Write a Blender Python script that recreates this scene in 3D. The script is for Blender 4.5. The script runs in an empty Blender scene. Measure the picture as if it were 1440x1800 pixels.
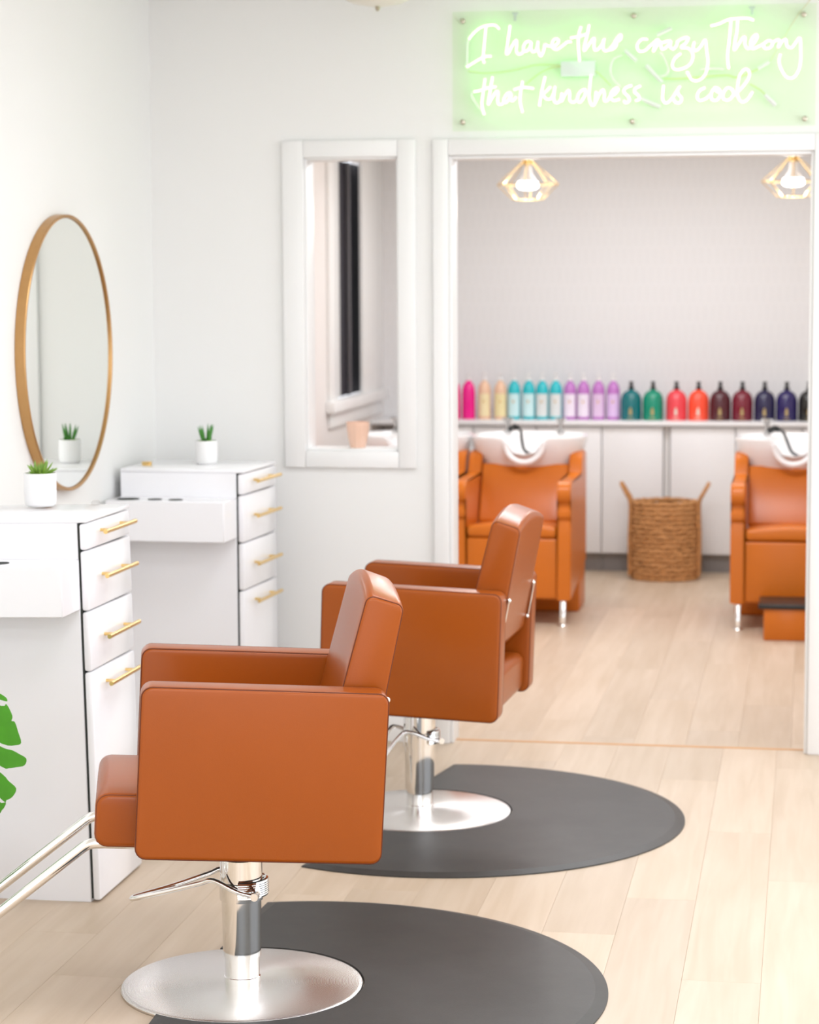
import bpy, bmesh, math, random
from mathutils import Vector, Matrix
random.seed(7)
S = bpy.context.scene
C = S.collection
PI = math.pi

# ------------------------------------------------------------------ camera
cam_d = bpy.data.cameras.new('camera')
cam = bpy.data.objects.new('camera', cam_d); C.objects.link(cam)
cam_d.sensor_fit = 'HORIZONTAL'; cam_d.sensor_width = 36.0
cam_d.lens = 3992.15 / 1440 * 36.0
_r = Vector((0.985, 0.1726, -0.0049)).normalized()
_f = Vector((-0.1722, 0.9798, -0.1020)).normalized()
_u = _r.cross(_f).normalized(); _r = _f.cross(_u).normalized()
cam.matrix_world = Matrix(((_r.x, _u.x, -_f.x, 1.2732), (_r.y, _u.y, -_f.y, -8.0904),
                           (_r.z, _u.z, -_f.z, 1.69), (0, 0, 0, 1)))
cam_d.clip_start = 0.1; cam_d.clip_end = 100
cam_d.dof.use_dof = True; cam_d.dof.focus_distance = 5.05; cam_d.dof.aperture_fstop = 6.0
S.camera = cam

# ------------------------------------------------------------------ world, lights, exposure
W = bpy.data.worlds.new('world'); S.world = W; W.use_nodes = True
bg = W.node_tree.nodes['Background']
bg.inputs[0].default_value = (0.93, 0.98, 1.06, 1); bg.inputs[1].default_value = 2.0

def area(name, loc, sx, sy, power, col=(1, 1, 1), rot=(0, 0, 0)):
    l = bpy.data.lights.new(name, 'AREA'); l.shape = 'RECTANGLE'; l.size = sx; l.size_y = sy
    l.energy = power; l.color = col
    o = bpy.data.objects.new(name, l); C.objects.link(o); o.location = loc; o.rotation_euler = rot
    return o
SAL = (0.94, 0.98, 1.05)
for _y, _p in ((-1.8, 14), (-3.7, 13), (-5.7, 16), (-7.6, 24)):
    for _x in (0.55, 2.3): area('ceiling_lamp_light', (_x, _y, 2.70), 0.9, 0.6, _p, SAL)
area('window_daylight', (3.52, -2.35, 1.40), 2.1, 4.2, 15, (0.95, 0.98, 1.05), (0, PI/2, 0))
area('wash_room_light', (0.5, 1.5, 2.46), 1.6, 0.6, 43, (0.95, 0.97, 1.03))
area('wash_room_light', (0.5, 3.9, 2.46), 2.0, 0.5, 19, (0.94, 0.975, 1.05))
S.view_settings.view_transform = 'Standard'
try: S.view_settings.look = 'None'
except Exception: pass
S.view_settings.exposure = 0.12; S.view_settings.gamma = 1.0
S.view_settings.use_curve_mapping = False

# ------------------------------------------------------------------ materials
def srgb(r, g, b):
    f = lambda v: (v/255/12.92) if v/255 <= .04045 else ((v/255+.055)/1.055)**2.4
    return (f(r), f(g), f(b), 1)
def nmat(name):
    m = bpy.data.materials.new(name); m.use_nodes = True
    nt = m.node_tree; b = nt.nodes['Principled BSDF']
    return m, nt, b
def mat(name, col, rough=.5, metal=0.0, spec=.5, noise=0.0, nscale=8.0, bump=0.0, bscale=60.0, coat=0.0, trans=0.0, emit=None, estr=0.0):
    m, nt, b = nmat(name)
    b.inputs['Base Color'].default_value = col; b.inputs['Roughness'].default_value = rough
    b.inputs['Metallic'].default_value = metal; b.inputs['Specular IOR Level'].default_value = spec
    b.inputs['Coat Weight'].default_value = coat; b.inputs['Coat Roughness'].default_value = .08
    b.inputs['Transmission Weight'].default_value = trans
    if emit: b.inputs['Emission Color'].default_value = emit; b.inputs['Emission Strength'].default_value = estr
    if noise or bump:
        tc = nt.nodes.new('ShaderNodeTexCoord')
    if noise:
        n = nt.nodes.new('ShaderNodeTexNoise'); n.inputs['Scale'].default_value = nscale; n.inputs['Detail'].default_value = 4
        nt.links.new(tc.outputs['Object'], n.inputs['Vector'])
        mx = nt.nodes.new('ShaderNodeMixRGB'); mx.inputs[1].default_value = tuple(c*(1-noise) for c in col[:3])+(1,)
        mx.inputs[2].default_value = tuple(min(1, c*(1+noise)) for c in col[:3])+(1,)
        nt.links.new(n.outputs['Fac'], mx.inputs[0]); nt.links.new(mx.outputs[0], b.inputs['Base Color'])
    if bump:
        n2 = nt.nodes.new('ShaderNodeTexNoise'); n2.inputs['Scale'].default_value = bscale; n2.inputs['Detail'].default_value = 3
        nt.links.new(tc.outputs['Object'], n2.inputs['Vector'])
        bp = nt.nodes.new('ShaderNodeBump'); bp.inputs['Strength'].default_value = bump; bp.inputs['Distance'].default_value = .002
        nt.links.new(n2.outputs['Fac'], bp.inputs['Height']); nt.links.new(bp.outputs['Normal'], b.inputs['Normal'])
    return m

M = {}
M['wall'] = mat('warm white wall paint', (.855, .853, .832, 1), .6, spec=.3, noise=.01, nscale=3, bump=.05, bscale=180)
M['trim'] = mat('white trim paint', (.865, .863, .848, 1), .35, noise=.008, nscale=5)
M['ceiling'] = mat('ceiling paint', (.89, .885, .87, 1), .8, spec=.2, noise=.01)
M['white_lacquer'] = mat('white lacquer', (.93, .925, .945, 1), .16, spec=.5, noise=.006, nscale=3)
M['back_cab'] = mat('matt white cabinet', (.865, .865, .87, 1), .35, noise=.006, nscale=3)
M['kick'] = mat('grey kick board', (.30, .28, .27, 1), .5, noise=.05)
M['gold'] = mat('brushed brass', (.86, .60, .24, 1), .24, 1.0, noise=.05, nscale=60)
M['copper'] = mat('brushed antique brass', (.52, .30, .125, 1), .36, 1.0, noise=.08, nscale=40)
M['chrome'] = mat('chrome', (.90, .89, .87, 1), .06, 1.0, noise=.01)
M['tap'] = mat('grey chrome', (.52, .52, .52, 1), .25, 1.0, noise=.02)
M['dark'] = mat('black plastic', (.015, .016, .016, 1), .35, noise=.1)
M['gap'] = mat('dark recess', (.03, .035, .03, 1), .8, noise=.1)  # near-black colour stands in for shade in gaps and holes
M['basin'] = mat('white ceramic', (.90, .90, .90, 1), .12, spec=.55, noise=.005)
M['pot'] = mat('white glazed pot', (.88, .87, .86, 1), .35, noise=.01)
M['plant'] = mat('succulent green', srgb(122, 158, 62), .45, noise=.35, nscale=30)
M['plant2'] = mat('deep succulent green', srgb(62, 132, 40), .45, noise=.35, nscale=30)
M['soil'] = mat('moss', srgb(120, 160, 40), .9, noise=.4, nscale=90)
M['stitch'] = mat('dark brown thread', (.13, .026, .004, 1), .7, noise=.1)
M['black_glass'] = mat('dark window pane', (.035, .033, .042, 1), .5, spec=.15, noise=.1)
M['mirror'] = mat('mirror glass', (.90, .92, .88, 1), .015, 1.0)
M['clear'] = None

def leather(name, col, rough=.36):
    m, nt, b = nmat(name)
    tc = nt.nodes.new('ShaderNodeTexCoord')
    n = nt.nodes.new('ShaderNodeTexNoise'); n.inputs['Scale'].default_value = 5; n.inputs['Detail'].default_value = 5
    nt.links.new(tc.outputs['Object'], n.inputs['Vector'])
    cr = nt.nodes.new('ShaderNodeMixRGB'); cr.inputs[1].default_value = tuple(c*.93 for c in col[:3])+(1,); cr.inputs[2].default_value = tuple(c*1.06 for c in col[:3])+(1,)
    nt.links.new(n.outputs['Fac'], cr.inputs[0]); nt.links.new(cr.outputs[0], b.inputs['Base Color'])
    v = nt.nodes.new('ShaderNodeTexVoronoi'); v.inputs['Scale'].default_value = 520
    nt.links.new(tc.outputs['Object'], v.inputs['Vector'])
    bp = nt.nodes.new('ShaderNodeBump'); bp.inputs['Strength'].default_value = .10; bp.inputs['Distance'].default_value = .001
    nt.links.new(v.outputs['Distance'], bp.inputs['Height']); nt.links.new(bp.outputs['Normal'], b.inputs['Normal'])
    b.inputs['Roughness'].default_value = rough; b.inputs['Specular IOR Level'].default_value = .10; b.inputs['Coat Weight'].default_value = .45; b.inputs['Coat Roughness'].default_value = .22
    return m
M['leather'] = leather('tan leather', (.348, .076, .006, 1))
M['leather2'] = leather('orange tan leather', (.60, .155, .012, 1), .36)
M['seam'] = leather('tan leather welt', (.40, .10, .024, 1))

def wood():
    m, nt, b = nmat('pale oak plank')
    tc = nt.nodes.new('ShaderNodeTexCoord'); oi = nt.nodes.new('ShaderNodeObjectInfo')
    add = nt.nodes.new('ShaderNodeVectorMath'); add.operation = 'ADD'
    sc = nt.nodes.new('ShaderNodeVectorMath'); sc.operation = 'SCALE'; sc.inputs['Scale'].default_value = 37
    comb = nt.nodes.new('ShaderNodeCombineXYZ')
    for i in range(3): nt.links.new(oi.outputs['Random'], comb.inputs[i])
    nt.links.new(comb.outputs[0], sc.inputs[0]); nt.links.new(tc.outputs['Object'], add.inputs[0]); nt.links.new(sc.outputs[0], add.inputs[1])
    mp = nt.nodes.new('ShaderNodeMapping'); mp.inputs['Scale'].default_value = (26, 1.6, 20)
    nt.links.new(add.outputs[0], mp.inputs['Vector'])
    n = nt.nodes.new('ShaderNodeTexNoise'); n.inputs['Scale'].default_value = 1.0; n.inputs['Detail'].default_value = 7; n.inputs['Distortion'].default_value = .6
    nt.links.new(mp.outputs[0], n.inputs['Vector'])
    mp2 = nt.nodes.new('ShaderNodeMapping'); mp2.inputs['Scale'].default_value = (5, 1.1, 5)
    nt.links.new(add.outputs[0], mp2.inputs['Vector'])
    n2 = nt.nodes.new('ShaderNodeTexNoise'); n2.inputs['Scale'].default_value = 1.0; n2.inputs['Detail'].default_value = 3
    nt.links.new(mp2.outputs[0], n2.inputs['Vector'])
    cr = nt.nodes.new('ShaderNodeValToRGB')
    cr.color_ramp.elements[0].position = .30; cr.color_ramp.elements[0].color = (.52, .395, .275, 1)
    cr.color_ramp.elements[1].position = .72; cr.color_ramp.elements[1].color = (.665, .54, .42, 1)
    mixf = nt.nodes.new('ShaderNodeMath'); mixf.operation = 'MULTIPLY_ADD'; mixf.inputs[1].default_value = .5
    nt.links.new(n.outputs['Fac'], mixf.inputs[0])
    h = nt.nodes.new('ShaderNodeMath'); h.operation = 'MULTIPLY'; h.inputs[1].default_value = .5
    nt.links.new(n2.outputs['Fac'], h.inputs[0]); nt.links.new(h.outputs[0], mixf.inputs[2])
    nt.links.new(mixf.outputs[0], cr.inputs[0])
    hsv = nt.nodes.new('ShaderNodeHueSaturation')
    mr = nt.nodes.new('ShaderNodeMapRange'); mr.inputs[3].default_value = .93; mr.inputs[4].default_value = 1.06
    nt.links.new(oi.outputs['Random'], mr.inputs[0]); nt.links.new(mr.outputs[0], hsv.inputs['Value'])
    nt.links.new(cr.outputs[0], hsv.inputs['Color']); nt.links.new(hsv.outputs[0], b.inputs['Base Color'])
    b.inputs['Roughness'].default_value = .42; b.inputs['Specular IOR Level'].default_value = .4
    return m
M['wood'] = wood()
M['wood_seam'] = mat('amber floor strip', (.62, .33, .14, 1), .45, noise=.15, nscale=20)

def rubber():
    m, nt, b = nmat('grey rubber mat')
    tc = nt.nodes.new('ShaderNodeTexCoord')
    n = nt.nodes.new('ShaderNodeTexNoise'); n.inputs['Scale'].default_value = 4; n.inputs['Detail'].default_value = 8; n.inputs['Roughness'].default_value = .7
    nt.links.new(tc.outputs['Object'], n.inputs['Vector'])
    cr = nt.nodes.new('ShaderNodeValToRGB')
    cr.color_ramp.elements[0].position = .3; cr.color_ramp.elements[0].color = (.033, .032, .030, 1)
    cr.color_ramp.elements[1].position = .75; cr.color_ramp.elements[1].color = (.056, .054, .051, 1)
    nt.links.new(n.outputs['Fac'], cr.inputs[0]); nt.links.new(cr.outputs[0], b.inputs['Base Color'])
    b.inputs['Roughness'].default_value = .45; b.inputs['Specular IOR Level'].default_value = .33
    n2 = nt.nodes.new('ShaderNodeTexNoise'); n2.inputs['Scale'].default_value = 300
    nt.links.new(tc.outputs['Object'], n2.inputs['Vector'])
    bp = nt.nodes.new('ShaderNodeBump'); bp.inputs['Strength'].default_value = .15; bp.inputs['Distance'].default_value = .001
    nt.links.new(n2.outputs['Fac'], bp.inputs['Height']); nt.links.new(bp.outputs['Normal'], b.inputs['Normal'])
    return m
M['rubber'] = rubber()

def brushed():
    m, nt, b = nmat('spun stainless steel')
    b.inputs['Base Color'].default_value = (.80, .785, .77, 1); b.inputs['Metallic'].default_value = 1
    b.inputs['Roughness'].default_value = .26; b.inputs['Anisotropic'].default_value = .85
    t = nt.nodes.new('ShaderNodeTangent'); t.direction_type = 'RADIAL'; t.axis = 'Z'
    nt.links.new(t.outputs[0], b.inputs['Tangent'])
    tc = nt.nodes.new('ShaderNodeTexCoord')
    w = nt.nodes.new('ShaderNodeTexWave'); w.wave_type = 'RINGS'; w.rings_direction = 'Z'; w.inputs['Scale'].default_value = 90; w.inputs['Distortion'].default_value = 2
    nt.links.new(tc.outputs['Object'], w.inputs['Vector'])
    mr = nt.nodes.new('ShaderNodeMapRange'); mr.inputs[3].default_value = .22; mr.inputs[4].default_value = .30
    nt.links.new(w.outputs['Fac'], mr.inputs[0]); nt.links.new(mr.outputs[0], b.inputs['Roughness'])
    return m
M['steel'] = brushed()

def wallpaper():
    m, nt, b = nmat('pale dashed wallpaper')
    tc = nt.nodes.new('ShaderNodeTexCoord')
    mp = nt.nodes.new('ShaderNodeMapping'); mp.inputs['Rotation'].default_value = (PI/2, 0, 0)
    nt.links.new(tc.outputs['Object'], mp.inputs['Vector'])
    br = nt.nodes.new('ShaderNodeTexBrick'); br.offset = .5
    br.inputs['Color1'].default_value = (.80, .795, .795, 1); br.inputs['Color2'].default_value = (.803, .798, .798, 1); br.inputs['Mortar'].default_value = (.818, .813, .813, 1)
    br.inputs['Scale'].default_value = 1.0; br.inputs['Brick Width'].default_value = .045; br.inputs['Row Height'].default_value = .11; br.inputs['Mortar Size'].default_value = .006
    nt.links.new(mp.outputs[0], br.inputs['Vector']); nt.links.new(br.outputs['Color'], b.inputs['Base Color'])
    b.inputs['Roughness'].default_value = .7; b.inputs['Specular IOR Level'].default_value = .25
    return m
M['wallpaper'] = wallpaper()
M['pinkwall'] = mat('blush white paint', (.82, .785, .76, 1), .65, spec=.3, noise=.01)

def clearmat(name, tint, gl=.06):
    m = bpy.data.materials.new(name); m.use_nodes = True; nt = m.node_tree; nt.nodes.clear()
    o = nt.nodes.new('ShaderNodeOutputMaterial'); t = nt.nodes.new('ShaderNodeBsdfTransparent'); g = nt.nodes.new('ShaderNodeBsdfGlossy'); mx = nt.nodes.new('ShaderNodeMixShader')
    t.inputs[0].default_value = tint; g.inputs['Roughness'].default_value = .05; mx.inputs[0].default_value = gl
    nt.links.new(t.outputs[0], mx.inputs[1]); nt.links.new(g.outputs[0], mx.inputs[2]); nt.links.new(mx.outputs[0], o.inputs[0])
    return m
M['acrylic'] = clearmat('glow tinted acrylic', (.955, .992, .935, 1), .003)  # green tint stands in for the neon glow on the wall
M['clear_plastic'] = clearmat('clear plastic', (.90, .89, .88, 1), .15)
M['neon'] = mat('lit green neon tube', (.9, 1, .9, 1), .3, emit=(.30, 1.0, .22, 1), estr=2.9)
M['neon_dim'] = mat('unlit glass tube', (.84, .95, .80, 1), .2, noise=.01)
M['sleeve'] = mat('translucent end sleeve', (.82, .82, .82, 1), .3, noise=.02)
M['wire'] = mat('greenish clear wire', (.62, .72, .38, 1), .4, noise=.05)
M['transformer'] = mat('pale transformer box', (.74, .82, .78, 1), .4, noise=.02)
M['standoff'] = mat('satin steel standoff', (.55, .52, .42, 1), .3, 1.0)
M['bulb'] = mat('lit lamp', (1, 1, 1, 1), .3, emit=(1, .97, .92, 1), estr=4.5)
M['wicker'] = mat('woven seagrass', srgb(188, 134, 82), .8, noise=.75, nscale=70, bump=.9, bscale=120)
M['peach'] = mat('peach glass', (1.0, .66, .50, 1), .18, trans=.15, noise=.03)
M['peach_wax'] = mat('blush wax', (.95, .74, .66, 1), .5, noise=.02)
M['monstera'] = mat('monstera green', srgb(70, 150, 18), .3, spec=.5, noise=.28, nscale=14)

# ------------------------------------------------------------------ helpers
def tag(o, label=None, cat=None, group=None, kind=None):
    if label: o['label'] = label
    if cat: o['category'] = cat
    if group: o['group'] = group
    if kind: o['kind'] = kind
    return o
def empty(name, loc=(0, 0, 0), rz=0.0):
    o = bpy.data.objects.new(name, None); C.objects.link(o); o.location = loc; o.rotation_euler = (0, 0, rz)
    o.empty_display_size = .1
    return o
def link(name, bm, m, parent=None, smooth=True, loc=None, angle=40):
    bmesh.ops.recalc_face_normals(bm, faces=bm.faces)
    me = bpy.data.meshes.new(name); bm.to_mesh(me); bm.free()
    me.materials.append(m)
    if smooth:
        for p in me.polygons: p.use_smooth = True
        me.set_sharp_from_angle(angle=math.radians(angle))
    o = bpy.data.objects.new(name, me); C.objects.link(o)
    if parent: o.parent = parent
    if loc: o.location = loc
    return o
def add_box(bm, a, b, bev=0.0, seg=2):
    r = bmesh.ops.create_cube(bm, size=1)
    vs = r['verts']
    for v in vs:
        v.co = Vector([(a[i]+b[i])/2 + v.co[i]*(b[i]-a[i]) for i in range(3)])
    if bev:
        es = list({e for v in vs for e in v.link_edges})
        bmesh.ops.bevel(bm, geom=es, offset=bev, segments=seg, profile=.5, affect='EDGES')
def box(name, a, b, m, parent=None, bev=0.0, seg=2):
    bm = bmesh.new(); add_box(bm, a, b, bev, seg); return link(name, bm, m, parent)
def add_lathe(bm, prof, n=40, c=(0, 0, 0)):
    rings = []
    for (r, z) in prof:
        if r < 1e-6: rings.append([bm.verts.new((c[0], c[1], c[2]+z))])
        else: rings.append([bm.verts.new((c[0]+r*math.cos(2*PI*i/n), c[1]+r*math.sin(2*PI*i/n), c[2]+z)) for i in range(n)])
    for a, b in zip(rings, rings[1:]):
        for i in range(n):
            j = (i+1) % n
            if len(a) == 1 and len(b) > 1: bm.faces.new((a[0], b[j], b[i]))
            elif len(b) == 1 and len(a) > 1: bm.faces.new((a[i], a[j], b[0]))
            elif len(a) > 1: bm.faces.new((a[i], a[j], b[j], b[i]))
def lathe(name, prof, m, parent=None, n=40, c=(0, 0, 0), angle=35):
    bm = bmesh.new(); add_lathe(bm, prof, n, c); return link(name, bm, m, parent, angle=angle)
def smooth_path(pts, sub=6, closed=False):
    P = [Vector(p) for p in pts]; out = []; n = len(P)
    if n < 3: return P
    R = range(n) if closed else range(n-1)
    for i in R:
        if closed: p0, p1, p2, p3 = P[(i-1) % n], P[i], P[(i+1) % n], P[(i+2) % n]
        else: p0, p1, p2, p3 = P[max(i-1, 0)], P[i], P[i+1], P[min(i+2, n-1)]
        for k in range(sub):
            t = k/sub
            out.append(.5*((2*p1)+(p2-p0)*t+(2*p0-5*p1+4*p2-p3)*t*t+(3*p1-p0-3*p2+p3)*t**3))
    if not closed: out.append(P[-1])
    return out
def add_tube(bm, path, r, n=8, closed=False, caps=True):
    P = [Vector(p) for p in path]; m = len(P); rings = []
    rr = r if callable(r) else (lambda t: r)
    prev = None
    for i, p in enumerate(P):
        if closed: t = P[(i+1) % m]-P[(i-1) % m]
        else: t = P[min(i+1, m-1)]-P[max(i-1, 0)]
        if t.length < 1e-9: t = Vector((0, 0, 1))
        t.normalize()
        if prev is None:
            a = Vector((0, 0, 1)) if abs(t.z) < .9 else Vector((1, 0, 0))
            x = t.cross(a).normalized()
        else:
            x = prev - t*prev.dot(t)
            x = x.normalized() if x.length > 1e-6 else t.orthogonal().normalized()
        prev = x; y = t.cross(x); q = rr(i/(m-1))
        rings.append([bm.verts.new(p+x*q*math.cos(2*PI*k/n)+y*q*math.sin(2*PI*k/n)) for k in range(n)])
    L = list(zip(rings, rings[1:]))
    if closed: L.append((rings[-1], rings[0]))
    for a, b in L:
        for k in range(n): bm.faces.new((a[k], a[(k+1) % n], b[(k+1) % n], b[k]))
    if caps and not closed:
        bm.faces.new(rings[0][::-1]); bm.faces.new(rings[-1])
def tube(name, path, r, m, parent=None, n=8, closed=False):
    bm = bmesh.new(); add_tube(bm, path, r, n, closed); return link(name, bm, m, parent, angle=50)
def rpoly(core, R, k=5):
    """rounded convex polygon: core polygon (CCW) grown by radius R"""
    n = len(core); out = []
    for i in range(n):
        p0, p1, p2 = Vector(core[i-1]), Vector(core[i]), Vector(core[(i+1) % n])
        d1 = (p1-p0).normalized(); d2 = (p2-p1).normalized()
        a1 = math.atan2(-d1.x, d1.y); a2 = math.atan2(-d2.x, d2.y)
        while a2 < a1: a2 += 2*PI
        a1 = math.atan2(d1.x*-1, d1.y); 
        n1 = math.atan2(-d1.x, d1.y); n2 = math.atan2(-d2.x, d2.y)
        while n2 < n1-1e-6: n2 += 2*PI
        for j in range(k+1):
            a = n1+(n2-n1)*j/k
            out.append((p1.x+R*math.cos(a), p1.y+R*math.sin(a)))
    return out
def inset_poly(poly, d):
    """inset a convex CCW polygon by d"""
    n = len(poly); L = []
    for i in range(n):
        p, q = Vector(poly[i]), Vector(poly[(i+1) % n]); t = (q-p).normalized(); nn = Vector((-t.y, t.x))
        L.append((p+nn*d, t))
    out = []
    for i in range(n):
        (p, t), (q, s) = L[i-1], L[i]
        den = t.x*s.y-t.y*s.x
        a = ((q-p).x*s.y-(q-p).y*s.x)/den
        out.append(tuple(p+t*a))
    return out
def loft(core, R, v0, v1, edge, k=5, nv=2, crown=None, es=4):
    """rounded slab: profile (a,b) swept along v with softened ends -> list of slices [(v, [(a,b)])]"""
    sl = []
    for j in range(es+1):
        t = j/es*PI/2; sl.append((v0+edge*(1-math.sin(t)), edge*(1-math.cos(t))))
    mid = [(v0+(v1-v0)*i/nv, 0.0) for i in range(1, nv)]
    ends = [(v0+v1-v, d) for v, d in reversed(sl)]
    sl = list(reversed(sl)) if False else sorted(sl)+mid+ends
    res = []
    for v, d in sl:
        # d currently measured so that the outermost slice has the largest inset
        res.append((v, d))
    return res
def slab(core, R, v0, v1, edge, fn, crown=None, k=5, nv=2, es=4):
    """fn maps (a,b,v)->xyz; returns bmesh"""
    bm = bmesh.new(); rings = []
    vs = []
    for j in range(es+1):
        t = j/es*PI/2; vs.append((v0+edge*(1-math.sin(t)), edge*(1-math.cos(PI/2-t))*1.0))
    vs = [(v0+edge*(1-math.cos(j/es*PI/2)), edge*(1-math.sin(j/es*PI/2))) for j in range(es+1)]
    vs += [(v0+edge+(v1-v0-2*edge)*i/nv, 0.0) for i in range(1, nv)]
    vs += [(v1-edge*(1-math.cos((es-j)/es*PI/2)), edge*(1-math.sin((es-j)/es*PI/2))) for j in range(es+1)]
    for v, d in vs:
        pr = rpoly(core, max(R-d, .0005), k)
        ring = []
        for a, b in pr:
            if crown: a, b = crown(a, b, v)
            ring.append(bm.verts.new(fn(a, b, v)))
        rings.append(ring)
    n = len(rings[0])
    for A, B in zip(rings, rings[1:]):
        for i in range(n): bm.faces.new((A[i], A[(i+1) % n], B[(i+1) % n], B[i]))
    bm.faces.new(rings[0][::-1]); bm.faces.new(rings[-1])
    return bm
def seam_loop(core, R, v, fn, r, crown=None, k=5):
    pts = []
    pr = rpoly(core, R, k)
    for a, b in pr:
        if crown: a, b = crown(a, b, v)
        pts.append(fn(a, b, v))
    # densify straight runs is not needed for a tube
    q = []
    for i, p in enumerate(pts):
        if not q or (Vector(p)-Vector(q[-1])).length > 1e-5: q.append(p)
    bm = bmesh.new(); add_tube(bm, q, r, 6, closed=True); return bm
def copy_tree(o, parent=None):
    c = o.copy(); C.objects.link(c); c.parent = parent
    for ch in [x for x in S.objects if x.parent == o]: copy_tree(ch, c)
    return c

# ================================================================== SETTING
XL, YB = -1.10, 5.32           # salon left wall, wash-room rear wall
XL2 = -1.24                    # wash-room left wall
fl = box('floor', (-1.5, -9.5, -.12), (4.2, 5.5, -.012), M['wood_seam'])
tag(fl, 'pale oak plank floor running through both rooms', kind='structure')
fl.data.materials[0] = M['wood']
PW, PL = .19, 1.50
def plank_mesh(w, l):
    bm = bmesh.new(); add_box(bm, (0, 0, -.011), (w, l, 0.0), .0006, 1)
    bmesh.ops.recalc_face_normals(bm, faces=bm.faces)
    me = bpy.data.meshes.new('plank'); bm.to_mesh(me); bm.free(); me.materials.append(M['wood']); return me
_pm = {}
rp = random.Random(3)
def lay(x0, x1, y0, y1):
    x = x0; 
    while x < x1-.01:
        w = round(min(PW, x1-x), 4); y = y0 - rp.uniform(0, PL)
        while y < y1-.01:
            a, b = max(y, y0), min(y+PL, y1)
            l = round(b-a, 4)
            if l > .02:
                key = (w, l)
                if key not in _pm: _pm[key] = plank_mesh(w-.0003, l-.0003)
                o = bpy.data.objects.new('plank', _pm[key]); C.objects.link(o); o.location = (x, a, 0); o.parent = fl
            y += PL
        x += PW
lay(-1.10, 3.08, -5.0, 0.055)
lay(-1.24, 2.56, 0.067, 5.30)
ts = box('threshold_strip', (-.02, .052, -.004), (1.30, .070, .0025), M['wood_seam'], fl, .001, 1)

def wallbox(name, boxes, m, label):
    bm = bmesh.new()
    for a, b in boxes: add_box(bm, a, b)
    o = link(name, bm, m, smooth=False); tag(o, label, kind='structure'); return o
CZ1, CZ2 = 2.72, 2.50
wallbox('wall_left', [((XL-.15, -9.5, 0), (XL, 0, CZ1))], M['wall'], 'warm white wall carrying the round mirror')
DX0, DX1, DZ = 0.0, 1.286, 2.127           # doorway opening
WX0, WX1, WZ0, WZ1 = -.533, -.180, 1.066, 2.130   # pass-through opening
wallbox('wall_back', [((XL-.15, 0, 0), (WX0, .12, CZ1)), ((WX0, 0, 0), (WX1, .12, WZ0)), ((WX0, 0, WZ1), (WX1, .12, CZ1)),
                      ((WX1, 0, 0), (DX0, .12, CZ1)), ((DX0, 0, DZ), (DX1, .12, CZ1)), ((DX1, 0, 0), (4.2, .12, CZ1))],
        M['wall'], 'warm white partition wall with doorway and narrow opening')
wallbox('wall_rear', [((XL2-.15, YB, 0), (2.72, YB+.12, CZ2+.1))], M['wallpaper'], 'pale wallpapered rear wall above the bottle shelf')
wallbox('wall_wash_room_left', [((XL2-.15, .12, 0), (XL2, 3.86, CZ2+.1)), ((XL2-.15, 5.12, 0), (XL2, YB, CZ2+.1)),
                      ((XL2-.15, 3.86, 0), (XL2, 5.12, 1.02)), ((XL2-.15, 3.86, 2.38), (XL2, 5.12, CZ2+.1))], M['pinkwall'], 'blush white side wall of the wash room')
wallbox('wall_wash_room_right', [((2.60, .12, 0), (2.72, YB, CZ2+.1))], M['pinkwall'], 'blush white right wall of the wash room')
wallbox('wall_right', [((3.55, -9.5, 0), (3.67, -4.5, CZ1)), ((3.55, -.2, 0), (3.67, 0, CZ1)), ((3.55, -4.5, 0), (3.67, -.2, .30)), ((3.55, -4.5, 2.50), (3.67, -.2, CZ1))], M['wall'], 'warm white wall with the wide shop window')
wallbox('ceiling', [((XL-.15, -9.5, CZ1), (4.2, .12, CZ1+.1))], M['ceiling'], 'white salon ceiling')
wallbox('ceiling_wash_room', [((XL2-.15, .12, CZ2), (2.72, YB+.12, CZ2+.08))], M['ceiling'], 'white wash room ceiling')
bb = box('baseboard_back', (XL, -.014, 0), (-.062, 0, .10), M['trim'], None, .003); tag(bb, 'white baseboard under the narrow opening', kind='structure')

# pass-through opening lining and casing
w1 = empty('window_1', (WX0, 0, WZ0)); tag(w1, 'narrow cased pass-through opening with a deep white sill', kind='structure')
def casing(root, name, a, b, bev=.004):
    o = root.location; return box(name, tuple(a[i]-o[i] for i in range(3)), tuple(b[i]-o[i] for i in range(3)), M['trim'], root, bev)
casing(w1, 'casing', (-.607, -.020, 1.008), (WX0+.004, 0, 2.187))
casing(w1, 'casing', (WX1-.004, -.020, 1.008), (-.119, 0, 2.187))
casing(w1, 'casing', (WX0+.004, -.020, WZ1-.004), (WX1-.004, 0, 2.187))
casing(w1, 'casing', (WX0+.004, -.020, 1.008), (WX1-.004, 0, WZ0+.002))
casing(w1, 'jamb', (WX0, 0, WZ0), (WX0+.012, .125, WZ1), .002)
casing(w1, 'jamb', (WX1-.012, 0, WZ0), (WX1, .125, WZ1), .002)
casing(w1, 'jamb', (WX0+.012, 0, WZ1-.012), (WX1-.012, .125, WZ1), .002)
casing(w1, 'sill', (WX0+.012, 0, WZ0), (WX1-.012, .15, WZ0+.010), .003)
# doorway casing
d1 = empty('door_1', (0, 0, 0)); tag(d1, 'white cased doorway into the wash room', kind='structure')
casing(d1, 'casing', (-.056, -.020, 0), (0, 0, DZ+.058))
casing(d1, 'casing', (DX1, -.020, 0), (DX1+.058, 0, DZ+.058))
casing(d1, 'casing', (0, -.020, DZ), (DX1, 0, DZ+.058))
casing(d1, 'jamb', (0.0, -.004, 0), (.012, .124, DZ), .002)
casing(d1, 'jamb', (DX1-.012, -.004, 0), (DX1, .124, DZ), .002)
casing(d1, 'jamb', (.012, -.004, DZ-.012), (DX1-.012, .124, DZ), .002)
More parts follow.
